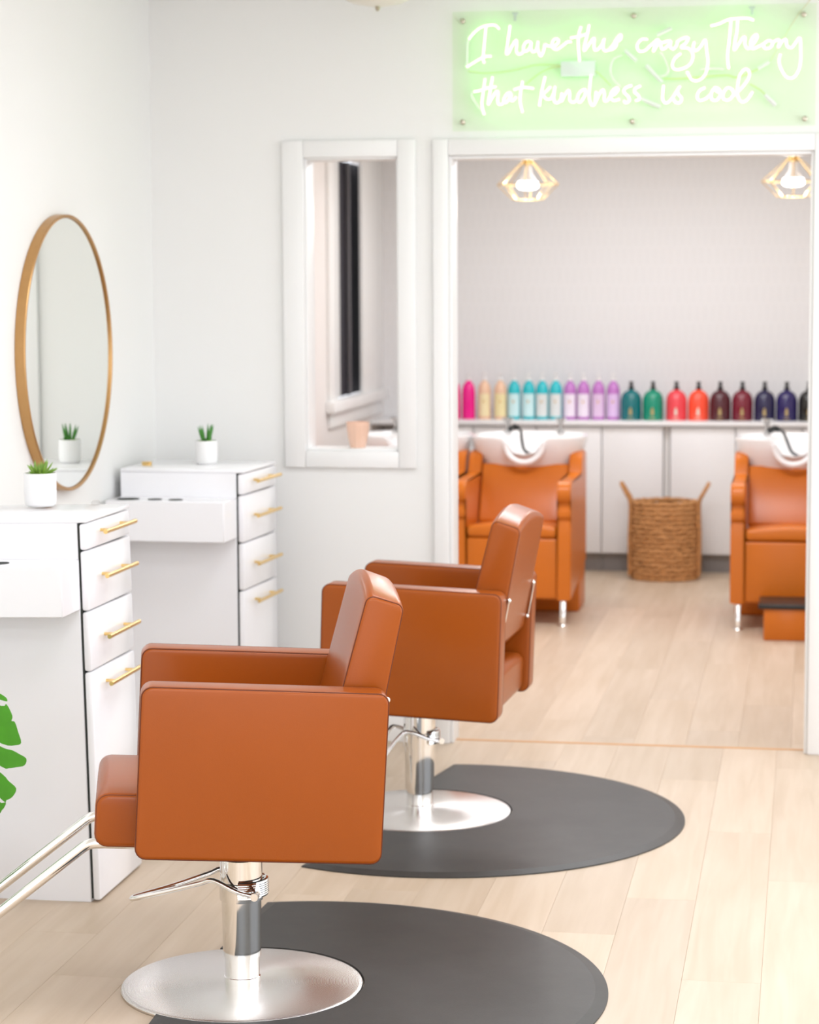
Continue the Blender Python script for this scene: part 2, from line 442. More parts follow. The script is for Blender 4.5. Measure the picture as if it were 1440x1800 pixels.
# wash-room side window (dark pane)
w2 = empty('window_2', (XL2, 4.45, 1.02)); tag(w2, 'tall dark-paned window in the wash room side wall', kind='structure')
casing(w2, 'casing', (XL2, 3.70, 1.0), (XL2+.022, 3.86, 2.46))
casing(w2, 'casing', (XL2, 4.60, 1.045), (XL2+.022, 5.20, 2.46))
casing(w2, 'casing', (XL2, 3.86, 2.34), (XL2+.022, 4.60, 2.46))
casing(w2, 'sill', (XL2, 3.66, .985), (XL2+.05, 5.22, 1.045))
casing(w2, 'apron', (XL2, 3.72, .90), (XL2+.018, 5.18, .985))
casing(w2, 'sash', (XL2-.05, 3.86, 1.045), (XL2-.02, 4.15, 2.34))
box('pane', (-.06, 4.10-4.45, .025), (-.045, 5.05-4.45, 1.32), M['black_glass'], w2)
box('sash', (-.045, 4.42-4.45, .025), (-.022, 4.47-4.45, 1.32), mat('charcoal sash', (.07, .065, .07, 1), .4, noise=.05), w2, .003)

# ================================================================== STYLING STATIONS
def station(loc, rz, ry, label, H=1.05):
    r = empty('styling_station', loc, rz); r.rotation_euler = (0, ry, rz)
    tag(r, label, 'cabinet', 'white styling stations along the mirror wall')
    D, Wd = .445, .40
    box('body', (-D, .002, 0), (-.027, Wd-.002, H-.0118), M['white_lacquer'], r, .002, 1)
    box('painted_shade', (-.0275, .008, .01), (-.0215, Wd-.008, H-.014), M['gap'], r)  # dark sheet put in for the shade behind the drawer fronts
    box('cabinet_top', (-D, 0, H-.012), (0, Wd, H), M['white_lacquer'], r, .003, 2)
    gz = [H-.0135, H-.088, H-.253, H-.418, .004]
    for i in range(4):
        z1, z0 = gz[i]-.0015, gz[i+1]+.0015
        bm = bmesh.new(); add_box(bm, (-.021, .001, z0), (0, Wd-.001, z1), .007, 2)
        d = link('drawer' if i < 3 else 'door', bm, M['white_lacquer'], r)
        hz = [H-.044, H-.165, H-.332, H-.462][i]
        bm = bmesh.new()
        add_tube(bm, [(.030, .075, hz), (.030, .355, hz)], .0065, 12)
        for yy in (.125, .305):
            add_tube(bm, [(-.001, yy, hz), (.030, yy, hz)], .0045, 10)
        link('handle', bm, M['gold'], d)['label'] = 'brass bar handle'
    # open tool tray boxed out on the side
    t = box('tool_tray', (-D, -.150, .808), (-.024, .0018, .945), M['white_lacquer'], r, .002, 1)
    for xx, rr in ((-.385, .034), (-.29, .021), (-.215, .021)):
        bm = bmesh.new(); add_lathe(bm, [(rr+.004, 0), (rr+.004, .0015), (rr, .0015), (rr, .0005), (0, .0005)], 24, (xx, -.085, .945))
        link('tool_hole', bm, M['gap'], t)  # flat disc, the shade inside the hole is painted dark
    return r
st1 = station((-.612, -2.268, 0), 0, math.radians(-1.15), 'white styling station nearest the camera, with a potted succulent on top', 1.055)
st2 = station((-.628, -.56, 0), math.radians(-3.0), 0, 'white styling station in the corner beside the narrow opening', 1.043)

# ================================================================== ROUND MIRROR
mr = empty('round_mirror', (XL, -1.056, 1.458)); tag(mr, 'large round wall mirror in a slim antique brass frame', 'mirror')
bm = bmesh.new()
add_lathe(bm, [(.4325, .018), (.4325, .031), (.4345, .033), (.4415, .033), (.4435, .031), (.4435, .001), (.4325, .001), (.4325, .018)], 96)
for v in bm.verts: v.co = Vector((v.co.z, v.co.x, v.co.y))
link('frame', bm, M['copper'], mr)
bm = bmesh.new(); add_lathe(bm, [(0, .026), (.4315, .026), (.4315, .020), (0, .020)], 96)
for v in bm.verts: v.co = Vector((v.co.z, v.co.x, v.co.y))
link('mirror_glass', bm, M['mirror'], mr)

# ================================================================== SMALL POTTED SUCCULENTS
def succulent(loc, label, pr, ph, seed, spiky, m):
    r = empty('potted_succulent', loc); tag(r, label, 'potted plant', 'small succulents on the stations')
    lathe('pot', [(0, 0), (pr*.80, 0), (pr*.93, ph*.05), (pr*.98, ph*.14), (pr, ph*.4), (pr, ph), (pr*.93, ph), (pr*.93, ph-.010), (0, ph-.010)], M['pot'], r, 48)
    lathe('moss', [(pr*.925, ph-.0095), (pr*.8, ph-.003), (pr*.4, ph+.001), (0, ph+.002)], M['soil'], r, 24)
    g = random.Random(seed); bm = bmesh.new()
    n = 34 if spiky else 13
    for i in range(n):
        az = g.uniform(0, 2*PI); el = math.radians(g.choice([15, 35, 50, 68, 80]) + g.uniform(-8, 8)) if spiky else math.radians(g.choice([12, 20, 68, 78, 74]) + g.uniform(-6, 6))
        L = (g.uniform(.030, .043) if spiky else (g.uniform(.050, .060) if el > .9 else g.uniform(.028, .036)))
        d = Vector((math.cos(az)*math.cos(el), math.sin(az)*math.cos(el), math.sin(el)))
        b = Vector((math.cos(az)*pr*.28, math.sin(az)*pr*.28, ph-.004))
        w = (.0048 if spiky else .0065)
        pts = [b+d*L*t+Vector((0, 0, .006))*t*t for t in (0, .25, .5, .75, 1)]
        add_tube(bm, pts, lambda t, w=w: w*max(.05, (1-t)**.8*(.7+t)), 6)
    link('foliage', bm, m, r)
    return r
succulent((-.868, -1.955, 1.055), 'white pot of spiky succulent on the station nearest the camera', .0455, .094, 4, True, M['plant'])
succulent((-.822, -.318, 1.043), 'white pot with upright aloe shoots on the corner station', .040, .083, 9, False, M['plant2'])

# clear cap and small brass tin on the stations
bm = bmesh.new(); add_lathe(bm, [(0, 0), (.011, 0), (.012, .002), (.012, .010), (.009, .012), (0, .012)], 20)
o = link('clear_cap', bm, M['clear_plastic']); o.location = (-.722, -1.905, 1.055); tag(o, 'tiny clear plastic cap lying on the nearest station top', 'cap')
tin = empty('brass_tin', (-1.010, -.42, 1.043)); tag(tin, 'small flat brass tin at the wall end of the corner station', 'tin')
box('tin_body', (-.016, -.010, 0), (.016, .010, .010), M['gold'], tin, .002)
box('tin_lid', (-.0168, -.0108, .0102), (.0168, .0108, .0145), M['gold'], tin, .0015)

# ================================================================== SALON CHAIRS AND MATS
def salon_chair(loc, rz, tilt, dz, label, lever_az, lever_drop):
    r = empty('salon_chair', (loc[0], loc[1], 0), rz)
    tag(r, label, 'chair', 'tan hydraulic salon chairs')
    s, c = math.sin(tilt), math.cos(tilt); pu, pz = .04, .576
    def T(u, z, v):            # untilted chair coordinates -> local xyz
        du, d = u-pu, z-pz
        return (pu+du*c+d*s, v, pz+dz-du*s+d*c)
    L = M['leather']
    # arms
    core = inset_poly([(-.240, .380), (.318, .380), (.318, .774), (-.240, .774)], .026)
    for v0, v1 in ((-.312, -.226), (.226, .312)):
        a = link('arm', slab(core, .026, v0, v1, .010, T), L, r, angle=60)
        for v in (v0+.004, v1-.004):
            link('stitching', seam_loop(core, .0238, v, T, .0018), M['stitch'], a)['label'] = 'dark stitched edge seam'
    # seat
    core = inset_poly([(-.332, .384), (.300, .384), (.300, .512), (-.332, .508)], .030)
    def crown_seat(a, b, v): return (a, b+(.012*(1-(v/.223)**2) if b > .46 else 0))
    st = link('seat', slab(core, .030, -.223, .223, .014, T, crown_seat, nv=8), L, r, angle=60)
    for v in (-.2165, .2165):
        link('stitching', seam_loop(core, .0262, v, T, .0018, crown_seat), M['stitch'], st)
    # backrest
    core = inset_poly([(.166, .530), (.232, .530), (.297, .600), (.352, .962), (.264, .985)], .020)
    def crown_back(a, b, v):
        k = max(0, (b-.62)/.36); return (a+.012*k*(1-(v/.218)**2)*0, b+.030*k**3*(1-(v/.218)**2))
    bk = link('backrest', slab(core, .020, -.219, .219, .010, T, crown_back, nv=12), L, r, angle=60)
    for v in (-.2145, .2145):
        link('stitching', seam_loop(core, .0178, v, T, .0018, crown_back), M['stitch'], bk)
    # chrome hinge bolts and slotted brackets
    for sv in (-1, 1):
        bmx = bmesh.new()
        for (z, off) in ((.742, .012), (.632, .010)):
            uu = .297+(z-.600)*.152+.004
            p = Vector(T(uu, z, sv*.214))
            bmesh.ops.create_uvsphere(bmx, u_segments=12, v_segments=8, radius=.0075, matrix=Matrix.Translation(p))
        add_tube(bmx, [T(.303+.030*.152, .630, sv*.2225), T(.303+.142*.152, .742, sv*.2225)], .0022, 6)
        link('hinge_bracket', bmx, M['chrome'], r)
    # under-seat plate
    bmx = bmesh.new(); add_box(bmx, (-.13, -.10, .345), (.13, .10, .366), .004); link('mount_plate', bmx, M['dark'], r)
    # column
    lathe('base_disc', [(0, .0), (.282, .0), (.290, .002), (.2905, .006), (.288, .0095), (.280, .0115), (.06, .0125), (0, .0125)], M['steel'], r, 96)
    col = lathe('column', [(.0, .012), (.0435, .012), (.0435, .030), (.0415, .031), (.0415, .085), (.0, .085)], M['chrome'], r, 48)
    lathe('column_sleeve', [(.0, .080), (.0455, .080), (.0475, .215), (.0475, .222), (0, .222)], M['chrome'], r, 48)
    lathe('column_collar', [(.0, .218), (.052, .218), (.053, .262), (.0505, .264), (.0505, .318), (.046, .321), (0, .321)], M['chrome'], r, 48)
    lathe('piston', [(.0, .318), (.034, .318), (.034, .350), (0, .350)], M['dark'], r, 32)
    # pump lever: a looped rod held in a clamp
    cz = .262
    ca, sa = math.cos(lever_az), math.sin(lever_az)
    def LV(f, v, z): return (-f*ca+v*sa, -f*sa-v*ca, z)     # f forward along the lever, v across it
    tip = cz-lever_drop
    path = [LV(-.045, .060, cz-.022), LV(.0, .060, cz-.012), LV(.055, .055, cz+.012), LV(.09, .045, cz+.002), LV(.17, .026, cz+(tip-cz)*.50), LV(.255, .012, tip), LV(.268, 0, tip-.004),
            LV(.255, -.012, tip), LV(.17, -.026, cz+(tip-cz)*.50), LV(.09, -.045, cz+.002), LV(.055, -.055, cz+.012), LV(.0, -.060, cz-.012), LV(-.045, -.060, cz-.022)]
    lv = tube('pump_lever', smooth_path(path, 5), .0062, M['chrome'], r, 10)
    bmx = bmesh.new(); a = [LV(.165, .024, cz+(tip-cz)*.50), LV(.262, .008, tip-.001), LV(.262, -.008, tip-.001), LV(.165, -.024, cz+(tip-cz)*.50)]
    top = [bmx.verts.new(Vector(p)+Vector((0, 0, .003))) for p in a]; bot = [bmx.verts.new(Vector(p)-Vector((0, 0, .002))) for p in a]
    bmx.faces.new(top); bmx.faces.new(bot[::-1])
    for i in range(4): bmx.faces.new((top[i], bot[i], bot[(i+1) % 4], top[(i+1) % 4]))
    link('pedal_plate', bmx, M['chrome'], lv, smooth=False)
    bmx = bmesh.new()
    add_tube(bmx, [LV(-.045, .070, cz-.022), LV(-.045, -.070, cz-.022)], .0095, 14)
    ang = [LV(-.056*math.cos(t)*1.0-.004, .058*math.sin(t), cz-.012) for t in [PI*(i/12-.5) for i in range(13)]]
    for dz_ in (-.015, -.010, -.005, 0, .005, .010, .015):
        add_tube(bmx, [Vector(p)+Vector((0, 0, dz_)) for p in ang], .0065, 8)
    link('lever_clamp', bmx, M['chrome'], r)
    # footrest: two bent tubes and a tread bar
    fr = []
    for v in (-.135, .135):
        p = [T(-.10, .374, v), T(-.31, .374, v), T(-.345, .370, v), T(-.372, .350, v), T(-.72, .055, v), T(-.745, .045, v)]
        q = [p[0], p[1]]+smooth_path(p[1:4], 5)[1:]+[p[4], p[5]]
        o = tube('footrest_tube', q, .0125, M['chrome'], r, 14)
    bmx = bmesh.new(); add_tube(bmx, [T(-.745, .052, -.19), T(-.745, .052, .19)], .016, 14); link('footrest_bar', bmx, M['chrome'], r)
    return r
c1 = salon_chair((-.047, -2.929), math.radians(16.5), math.radians(3.2), .004, 'tan leather salon chair in the foreground, showing its square arm side-on', math.radians(-14), .048)
c2 = salon_chair((.073, -1.099), math.radians(-3.0), math.radians(2.0), -.012, 'tan leather salon chair farther back, showing the rear of its backrest', math.radians(38), .20)

def mat_obj(cen, R, disc, rd, l0, l1, label):
    # l0 (top), l1 (bottom): two points of the cut edge relative to the disc
    c = Vector(cen); d = Vector(disc); A = d+Vector(l0); B = d+Vector(l1); t = (B-A).normalized()
    def hit(o, rad):
        f = A-o; b = f.dot(t); q = math.sqrt(b*b-(f.dot(f)-rad*rad)); return A+t*(-b-q), A+t*(-b+q)
    tp, bt = hit(c, R); n0, n1 = hit(d, rd)
    pts = []
    a0 = math.atan2(bt.y-c.y, bt.x-c.x); a1 = math.atan2(tp.y-c.y, tp.x-c.x)
    if a1 < a0: a1 += 2*PI
    N = 96
    for i in range(N+1):
        a = a0+(a1-a0)*i/N; pts.append(c+Vector((math.cos(a), math.sin(a)))*R)
    b0 = math.atan2(n0.y-d.y, n0.x-d.x); b1 = math.atan2(n1.y-d.y, n1.x-d.x)
    if b1 > b0: b1 -= 2*PI
    for i in range(49):
        a = b0+(b1-b0)*i/48; pts.append(d+Vector((math.cos(a), math.sin(a)))*rd)
    bm = bmesh.new(); g_ = c*.6+(A+B)*.2+Vector((.12, 0))*0
    n = len(pts)
    def inset(i):
        p, q, r_ = pts[i-1], pts[i], pts[(i+1) % n]
        t1 = (q-p); t2 = (r_-q)
        n1 = Vector((-t1.y, t1.x)).normalized() if t1.length > 1e-6 else Vector((-t2.y, t2.x)).normalized()
        n2 = Vector((-t2.y, t2.x)).normalized() if t2.length > 1e-6 else n1
        m_ = (n1+n2); m_ = m_/max(m_.dot(n1), .6) if m_.length > 1e-6 else n1
        return q+m_*(.030 if i <= N else .0004)
    ins = [inset(i) for i in range(n)]
    R0 = [bm.verts.new((p.x, p.y, .0003)) for p in pts]; R1 = [bm.verts.new((p.x, p.y, .0040)) for p in pts]; R2 = [bm.verts.new((p.x, p.y, .0110)) for p in ins]
    for X, Y in ((R0, R1), (R1, R2)):
        for i in range(n): bm.faces.new((X[i], X[(i+1) % n], Y[(i+1) % n], Y[i]))
    tf = bm.faces.new(R2); bm.faces.new(R0[::-1])
    bmesh.ops.triangulate(bm, faces=[f for f in bm.faces if len(f.verts) > 4])
    o = link('anti_fatigue_mat', bm, M['rubber'], angle=8); tag(o, label, 'mat', 'grey rubber mats under the salon chairs'); return o
mat_obj((.078, -2.915), .750, (-.047, -2.929), .2935, (-.115, .62), (-.150, -.62), 'grey rubber mat under the foreground salon chair, cut off by the bottom edge')
mat_obj((.160, -1.130), .753, (.073, -1.099), .2935, (-.02, .60), (-.21, -.62), 'grey rubber mat under the farther salon chair, seen whole')

# ================================================================== WASH ROOM CABINETS AND BOTTLES
counter = box('counter_shelf', (XL2+.002, 4.905, .848), (1.64, YB-.002, .872), M['back_cab'], None, .003); tag(counter, 'long white counter shelf under the row of bottles', 'shelf')
xs = [-1.225, -.978, -.638, -.272, .109, .461]
xs2 = [.500, .871, 1.244, 1.62, 2.0]
def cabinet(x0, x1, label):
    r = empty('base_cabinet', (x0, 4.93, 0)); tag(r, label, 'cabinet', 'white low cabinets on the rear wall'); w = x1-x0
    box('body', (.001, .0205, .108), (w-.001, .37, .846), M['back_cab'], r)
    box('door', (.003, 0, .112), (w-.003, .019, .838), M['back_cab'], r, .003)
    box('kick_board', (.001, .07, 0), (w-.001, .085, .107), M['kick'], r)
CL = ['white base cabinet hidden in the left corner of the wash room', 'white base cabinet behind the left shampoo basin', 'white base cabinet behind the left part of the middle shampoo basin',
      'white base cabinet behind the right part of the middle shampoo basin', 'white base cabinet just left of the woven basket']
CR = ['white base cabinet just right of the woven basket', 'white base cabinet behind the right shampoo basin', 'white base cabinet right of the right shampoo basin', 'white base cabinet at the far right of the wash room']
for i in range(1, 5): cabinet(xs[i], xs[i+1], CL[i])
for i in range(3): cabinet(xs2[i], xs2[i+1], CR[i])
fs = box('filler_strip', (.464, 4.955, .108), (.497, 4.975, .846), mat('shadow gap filler', (.74, .73, .71, 1), .5, noise=.02)); tag(fs, 'grey filler strip between the cabinets behind the woven basket', 'strip')

BZ = .872
def bottle_tall(x, col, lab, label, grp, pump=True, wide=.0385):
    r = empty('pump_bottle', (x, 5.10, BZ)); tag(r, label, 'bottle', grp)
    w = wide
    body = mat('bottle plastic', col, .25, spec=.5, noise=.04)
    lathe('bottle_body', [(0, 0), (w*.95, 0), (w, .006), (w, .145), (w*.95, .175), (w*.78, .200), (w*.5, .214), (w*.38, .218), (w*.38, .226), (0, .226)], body, r, 28)
    if lab is not None:
        bm = bmesh.new(); n = 12; R_ = w+.0006
        A = [PI*1.5+(i/n-.5)*2.0 for i in range(n+1)]
        lo = [bm.verts.new((R_*math.cos(a), R_*math.sin(a), .018)) for a in A]; hi = [bm.verts.new((R_*math.cos(a), R_*math.sin(a), .150)) for a in A]
        for i in range(n): bm.faces.new((lo[i], lo[i+1], hi[i+1], hi[i]))
        lb = link('label', bm, mat('bottle label', lab, .4, noise=.04), r)
        bm = bmesh.new(); add_box(bm, (-.005, -w-.0015, .098), (.005, -w-.0005, .112)); link('emblem', bm, M['gold'], lb)
    if pump:
        bm = bmesh.new(); add_lathe(bm, [(.015, .226), (.015, .242), (.006, .244), (.006, .262), (.013, .263), (.013, .272), (0, .273)], 14)
        add_tube(bm, [(0, 0, .268), (.012, -.022, .268), (.014, -.028, .262)], .0045, 6)
        link('pump', bm, M['pot'], r)
    return r
def bottle_jug(x, col, label, emb):
    r = empty('litre_jug', (x, 5.10, BZ)); tag(r, label, 'bottle', 'wide dark-pumped jugs on the counter shelf')
    w = .0605
    body = mat('glossy jug plastic', col, .07, spec=.6, noise=.05)
    lathe('bottle_body', [(0, 0), (w*.96, 0), (w, .006), (w, .105), (w*.96, .128), (w*.82, .150), (w*.58, .165), (w*.32, .172), (w*.26, .174), (w*.26, .180), (0, .180)], body, r, 32)
    bm = bmesh.new(); add_lathe(bm, [(.0165, .178), (.0165, .192), (.010, .194), (.010, .212), (.013, .214), (.013, .222), (0, .223)], 16)
    add_tube(bm, [(0, 0, .216), (0, .022, .216)], .005, 6)
    link('pump', bm, M['dark'], r)
    bm = bmesh.new()
    for z0, z1, hw in ((.030, .062, .009), (.062, .074, .006), (.010, .016, .016)):
        add_box(bm, (-hw, -w-.0018, z0), (hw, -w-.0006+.004, z1), .001, 1)
    link('emblem', bm, emb, r)
    return r
eg = mat('dull gold print', (.45, .33, .14, 1), .5, noise=.1); es = mat('pale print', (.75, .65, .55, 1), .5, noise=.05)
TX = [-.776, -.689, -.595, -.500, -.420, -.334, -.255, -.175, -.092, -.013, .074, .160]
pk = srgb(240, 20, 140); cr_ = srgb(236, 196, 165); aq = srgb(40, 190, 200); li = srgb(190, 120, 195)
TB = [(pk, None, 'hot pink shampoo bottle half hidden by the doorway edge', 0), (pk, None, 'hot pink shampoo bottle beside the cream ones', 1),
      (cr_, srgb(240, 224, 180), 'cream pump bottle next to the hot pink one', 1), (cr_, srgb(238, 222, 170), 'cream pump bottle next to the aqua ones', 1),
      (aq, srgb(205, 236, 238), 'aqua pump bottle, first after the cream ones', 1), (aq, srgb(205, 236, 238), 'aqua pump bottle, second after the cream ones', 1),
      (aq, srgb(222, 226, 224), 'aqua pump bottle, third after the cream ones', 1), (aq, srgb(222, 226, 224), 'aqua pump bottle next to the lilac ones', 1),
      (li, srgb(238, 226, 240), 'lilac pump bottle next to the aqua ones', 2), (li, srgb(238, 226, 240), 'lilac pump bottle, second after the aqua ones', 2),
      (li, srgb(224, 195, 226), 'lilac pump bottle, third after the aqua ones', 2), (li, srgb(222, 190, 232), 'lilac pump bottle next to the teal jug', 2)]
for x, (c_, l_, lab, p_) in zip(TX, TB): bottle_tall(x, c_, l_, lab, 'slim pump bottles on the counter shelf', p_)
JX = [.264, .390, .525, .652, .776, .902, 1.029, 1.154, 1.280]
JB = [(srgb(0, 110, 115), 'blue teal jug with black pump beside the lilac bottles', eg), (srgb(0, 142, 112), 'green teal jug with black pump beside the coral one', eg),
      (srgb(235, 70, 80), 'coral red jug with black pump beside the green teal one', es), (srgb(250, 80, 50), 'orange red jug with black pump', es),
      (srgb(80, 28, 38), 'dark maroon jug with black pump beside the orange one', eg), (srgb(120, 25, 45), 'wine red jug with black pump beside the navy one', eg),
      (srgb(38, 34, 72), 'navy jug with black pump beside the wine red one', eg), (srgb(42, 32, 92), 'violet navy jug with black pump beside the black one', eg),
      (srgb(32, 30, 28), 'black jug at the right end of the bottle row', eg)]
for x, (c_, lab, e_) in zip(JX, JB): bottle_jug(x, c_, lab, e_)

# ================================================================== WOVEN BASKET
bk = empty('woven_basket', (.487, 4.70, 0)); tag(bk, 'tall woven seagrass basket with two flaring loop handles', 'basket')
rows = 17; rh = .445/rows
for i in range(rows):
    t = (i+.5)/rows; rad = .186-.006*t-.008*(2*abs(t-.5))**4
    n = 40; pts = [(rad*math.cos(2*PI*k/n), rad*.88*math.sin(2*PI*k/n), rh*(i+.5)+.0030*math.sin(k*2.5+i*1.7)) for k in range(n)]
    bm = bmesh.new(); add_tube(bm, pts, rh*.56, 6, closed=True)
    for v in bm.verts:
        j_ = 1+random.uniform(-.022, .022); v.co.x *= j_; v.co.y *= j_; v.co.z += random.uniform(-.003, .003)
    link('woven_coil', bm, M['wicker'], bk)
lathe('basket_bottom', [(0, .012), (.168, .012), (.168, .004), (0, .004)], M['wicker'], bk, 32)
for sx in (-1, 1):
    bm = bmesh.new()
    P = [(sx*.192, -.055, .02), (sx*.194, -.055, .22), (sx*.190, -.055, .42), (sx*.215, -.050, .485), (sx*.240, -.028, .530), (sx*.244, 0, .540), (sx*.240, .028, .530), (sx*.215, .050, .485), (sx*.190, .055, .42), (sx*.194, .055, .22), (sx*.192, .055, .02)]
    add_tube(bm, smooth_path(P, 5), .0105, 8); link('handle', bm, M['wicker'], bk)

# ================================================================== SHAMPOO UNITS
def shampoo_unit(x, label, footrest, hose_v):
    r = empty('shampoo_chair', (x, 2.84, 0)); tag(r, label, 'wash chair', 'tan shampoo chairs with white basins')
    L = M['leather2']
    fx = lambda a, b, v: (v, a, b)
    # base body under the seat, chamfered toward the rear
    core = inset_poly([(.012, .128), (.62, .128+.07), (.62, .415), (.012, .430)], .015)
    link('seat_base', slab(core, .015, -.222, .222, .006, fx), L, r, angle=60)
    core = inset_poly([(.004, .432), (.50, .405), (.50, .455), (.004, .488)], .022)
    def crown(a, b, v): return (a, b+(.016*(1-(v/.222)**2) if b > .455 else 0))
    link('seat_cushion', slab(core, .022, -.221, .221, .014, fx, crown, nv=8), L, r, angle=60)
    # backrest
    core = inset_poly([(.40, .455), (.50, .455), (.66, .735), (.57, .750)], .018)
    link('backrest', slab(core, .018, -.221, .221, .010, fx, nv=6), L, r, angle=60)
    # sides: scrolled arm front, wing rising to the basin
    for s in (-1, 1):
        prof = [(.0, .128), (.62, .205), (.775, .24), (.775, .795), (.72, .812), (.62, .808), (.585, .795), (.56, .760), (.535, .712), (.505, .702), (.12, .704), (.055, .710), (.012, .700), (-.012, .676), (-.018, .650), (-.010, .622), (.012, .602), (.012, .584), (-.006, .562), (-.006, .540), (.012, .518), (.006, .495), (.0, .44)]
        bm = bmesh.new(); v0, v1 = (.224, .292)
        rings = []
        cy, cz = .38, .46
        for v, k in ((v0, 0), (v0+.001, 0), (v0+.008, 1), (v1-.008, 1), (v1-.001, 0), (v1, 0)):
            ins = 0 if k else .006
            ring = []
            for i in range(len(prof)):
                p0, p, p1 = Vector(prof[i-1]), Vector(prof[i]), Vector(prof[(i+1) % len(prof)])
                t1 = (p-p0).normalized(); t2 = (p1-p).normalized(); nn = Vector((-t1.y-t2.y, t1.x+t2.x)).normalized()
                p = p+nn*ins; ring.append(bm.verts.new((s*v, p.x, p.y)))
            rings.append(ring)
        n = len(prof)
        for A, B in zip(rings, rings[1:]):
            for i in range(n): bm.faces.new((A[i], A[(i+1) % n], B[(i+1) % n], B[i]))
        bm.faces.new(rings[0]); bm.faces.new(rings[-1][::-1])
        bmesh.ops.triangulate(bm, faces=[f for f in bm.faces if len(f.verts) > 4])
        link('side_panel', bm, L, r, angle=35)
    # rear pedestal
    box('pedestal', (-.285, .50, 0), (.285, .80, .30), L, r, .012)
    # legs
    for s in (-1, 1):
        bm = bmesh.new(); add_box(bm, (s*.252-.013, .02, .012), (s*.252+.013, .05, .150), .003)
        for v in bm.verts:
            k = 1-v.co.z/.15; v.co.y -= .028*k
        add_lathe(bm, [(0, 0), (.026, 0), (.026, .006), (.014, .012), (0, .012)], 16, (s*.252, .005, 0))
        link('leg', bm, M['chrome'], r)
    # basin
    bm = bmesh.new(); n = 64; rings = []
    def ring(hx, hy, z, dip, cy):
        R_ = []
        for i in range(n):
            a = 2*PI*i/n; ca, sa = math.cos(a), math.sin(a)
            e = .72
            px = hx*math.copysign(abs(ca)**e, ca); py = cy+hy*math.copysign(abs(sa)**e, sa)
            d = dip*math.exp(-(px/.085)**4) if sa < -.2 else 0
            R_.append(bm.verts.new((px, py, z-d)))
        rings.append(R_)
    for a in [(.15, .13, .660, 0, .80), (.22, .19, .690, 0, .79), (.262, .225, .745, 0, .78), (.284, .250, .815, .02, .775), (.296, .262, .868, .07, .77), (.295, .262, .882, .082, .77), (.285, .250, .886, .085, .77),
              (.272, .232, .880, .082, .775), (.245, .205, .80, .03, .785), (.19, .155, .73, 0, .79), (.09, .08, .70, 0, .80)]: ring(*a)
    for A, B in zip(rings, rings[1:]):
        for i in range(n): bm.faces.new((A[i], A[(i+1) % n], B[(i+1) % n], B[i]))
    bm.faces.new(rings[0][::-1]); bm.faces.new(rings[-1])
    bs = link('basin', bm, M['basin'], r, angle=60); bs['label'] = 'white ceramic wash basin'
    # neck rest ring
    nk = [(.098*math.cos(t), .505+.012*math.cos(t*2), .862+.098*math.sin(t)-.004) for t in [PI+PI*i/24 for i in range(25)]]
    bm = bmesh.new(); add_tube(bm, nk, .015, 10); link('neck_rest', bm, M['basin'], bs)
    for s in (-1, 1):
        bm = bmesh.new(); add_lathe(bm, [(0, .875), (.020, .875), (.020, .895), (.011, .900), (.011, .935), (.018, .940), (.018, .958), (0, .960)], 16, (s*.140, .945, 0))
        add_tube(bm, [(s*.140-.030, .945, .955), (s*.140+.030, .945, .955)], .006, 8)
        link('tap', bm, M['tap'], bs)
    P = [(-.115, .93, .905), (-.085, .90, .912), (-.055, .82, .900), (-.035, .70, .865), (-.010, .60, .818), (.03, .56, .800), (.065, .58, .806)]
    bm = bmesh.new(); add_tube(bm, smooth_path(P, 5), .0085, 8)
    add_tube(bm, [(-.128, .94, .900), (-.10, .92, .916), (-.085, .90, .912)], lambda t: .016, 8)
    link('spray_hose', bm, M['dark'], bs)
    if footrest:
        f = box('footrest', (-.125, -.30, 0), (.125, -.02, .150), L, r, .008)
        box('footrest_pad', (-.150, -.31, .1505), (.150, -.02, .172), M['dark'], f, .006)
    return r
shampoo_unit(-.745, 'tan shampoo chair at far left, mostly behind the partition wall', False, 0)
shampoo_unit(-.145, 'tan shampoo chair left of the woven basket', False, 0)
shampoo_unit(1.207, 'tan shampoo chair right of the woven basket, with a footrest block', True, 0)

# ================================================================== CAGE LAMPS
def cage_lamp(x, y, label):
    r = empty('cage_lamp', (x, y, 2.165)); tag(r, label, 'ceiling lamp', 'brass wire cage lamps')
    G = M['gold']
    lathe('lamp_cap', [(0, .105), (.026, .105), (.026, .150), (.010, .156), (.010, CZ2-2.165-.022), (.055, CZ2-2.165-.020), (.055, CZ2-2.165-.001), (0, CZ2-2.165-.001)], G, r, 24)
    n = 8
    ring = lambda R, z, o=0: [(R*math.cos(2*PI*(i+o)/n), R*math.sin(2*PI*(i+o)/n), z) for i in range(n)]
    a, b, c = ring(.027, .122), ring(.158, .005), ring(.078, -.072)
    for nm, R_ in (('cage_ring', b), ('cage_ring', c)):
        bm = bmesh.new(); add_tube(bm, R_, 0.0022, 6, closed=True); link(nm, bm, G, r)
    for i in range(n):
        bm = bmesh.new(); add_tube(bm, [a[i], b[i]], 0.0022, 6); add_tube(bm, [b[i], c[i]], 0.0022, 6); link('cage_rib', bm, G, r)
    lathe('bulb_neck', [(0, .110), (.018, .110), (.022, .060), (.048, .020), (0, .020)], M['pot'], r, 24)
    lathe('bulb', [(0, .019), (.050, .019), (.056, .008), (.054, -.008), (.040, -.018), (0, -.021)], M['bulb'], r, 28)
    l = bpy.data.lights.new('cage_lamp_light', 'POINT'); l.energy = 11; l.color = (1, .95, .88); l.shadow_soft_size = .05
    lo = bpy.data.objects.new('cage_lamp_light', l); C.objects.link(lo); lo.location = (x, y, 2.165-.06)
cage_lamp(-.1565, 3.6, 'brass wire cage lamp above the left shampoo chairs')
cage_lamp(1.187, 3.6, 'brass wire cage lamp above the right shampoo chair')

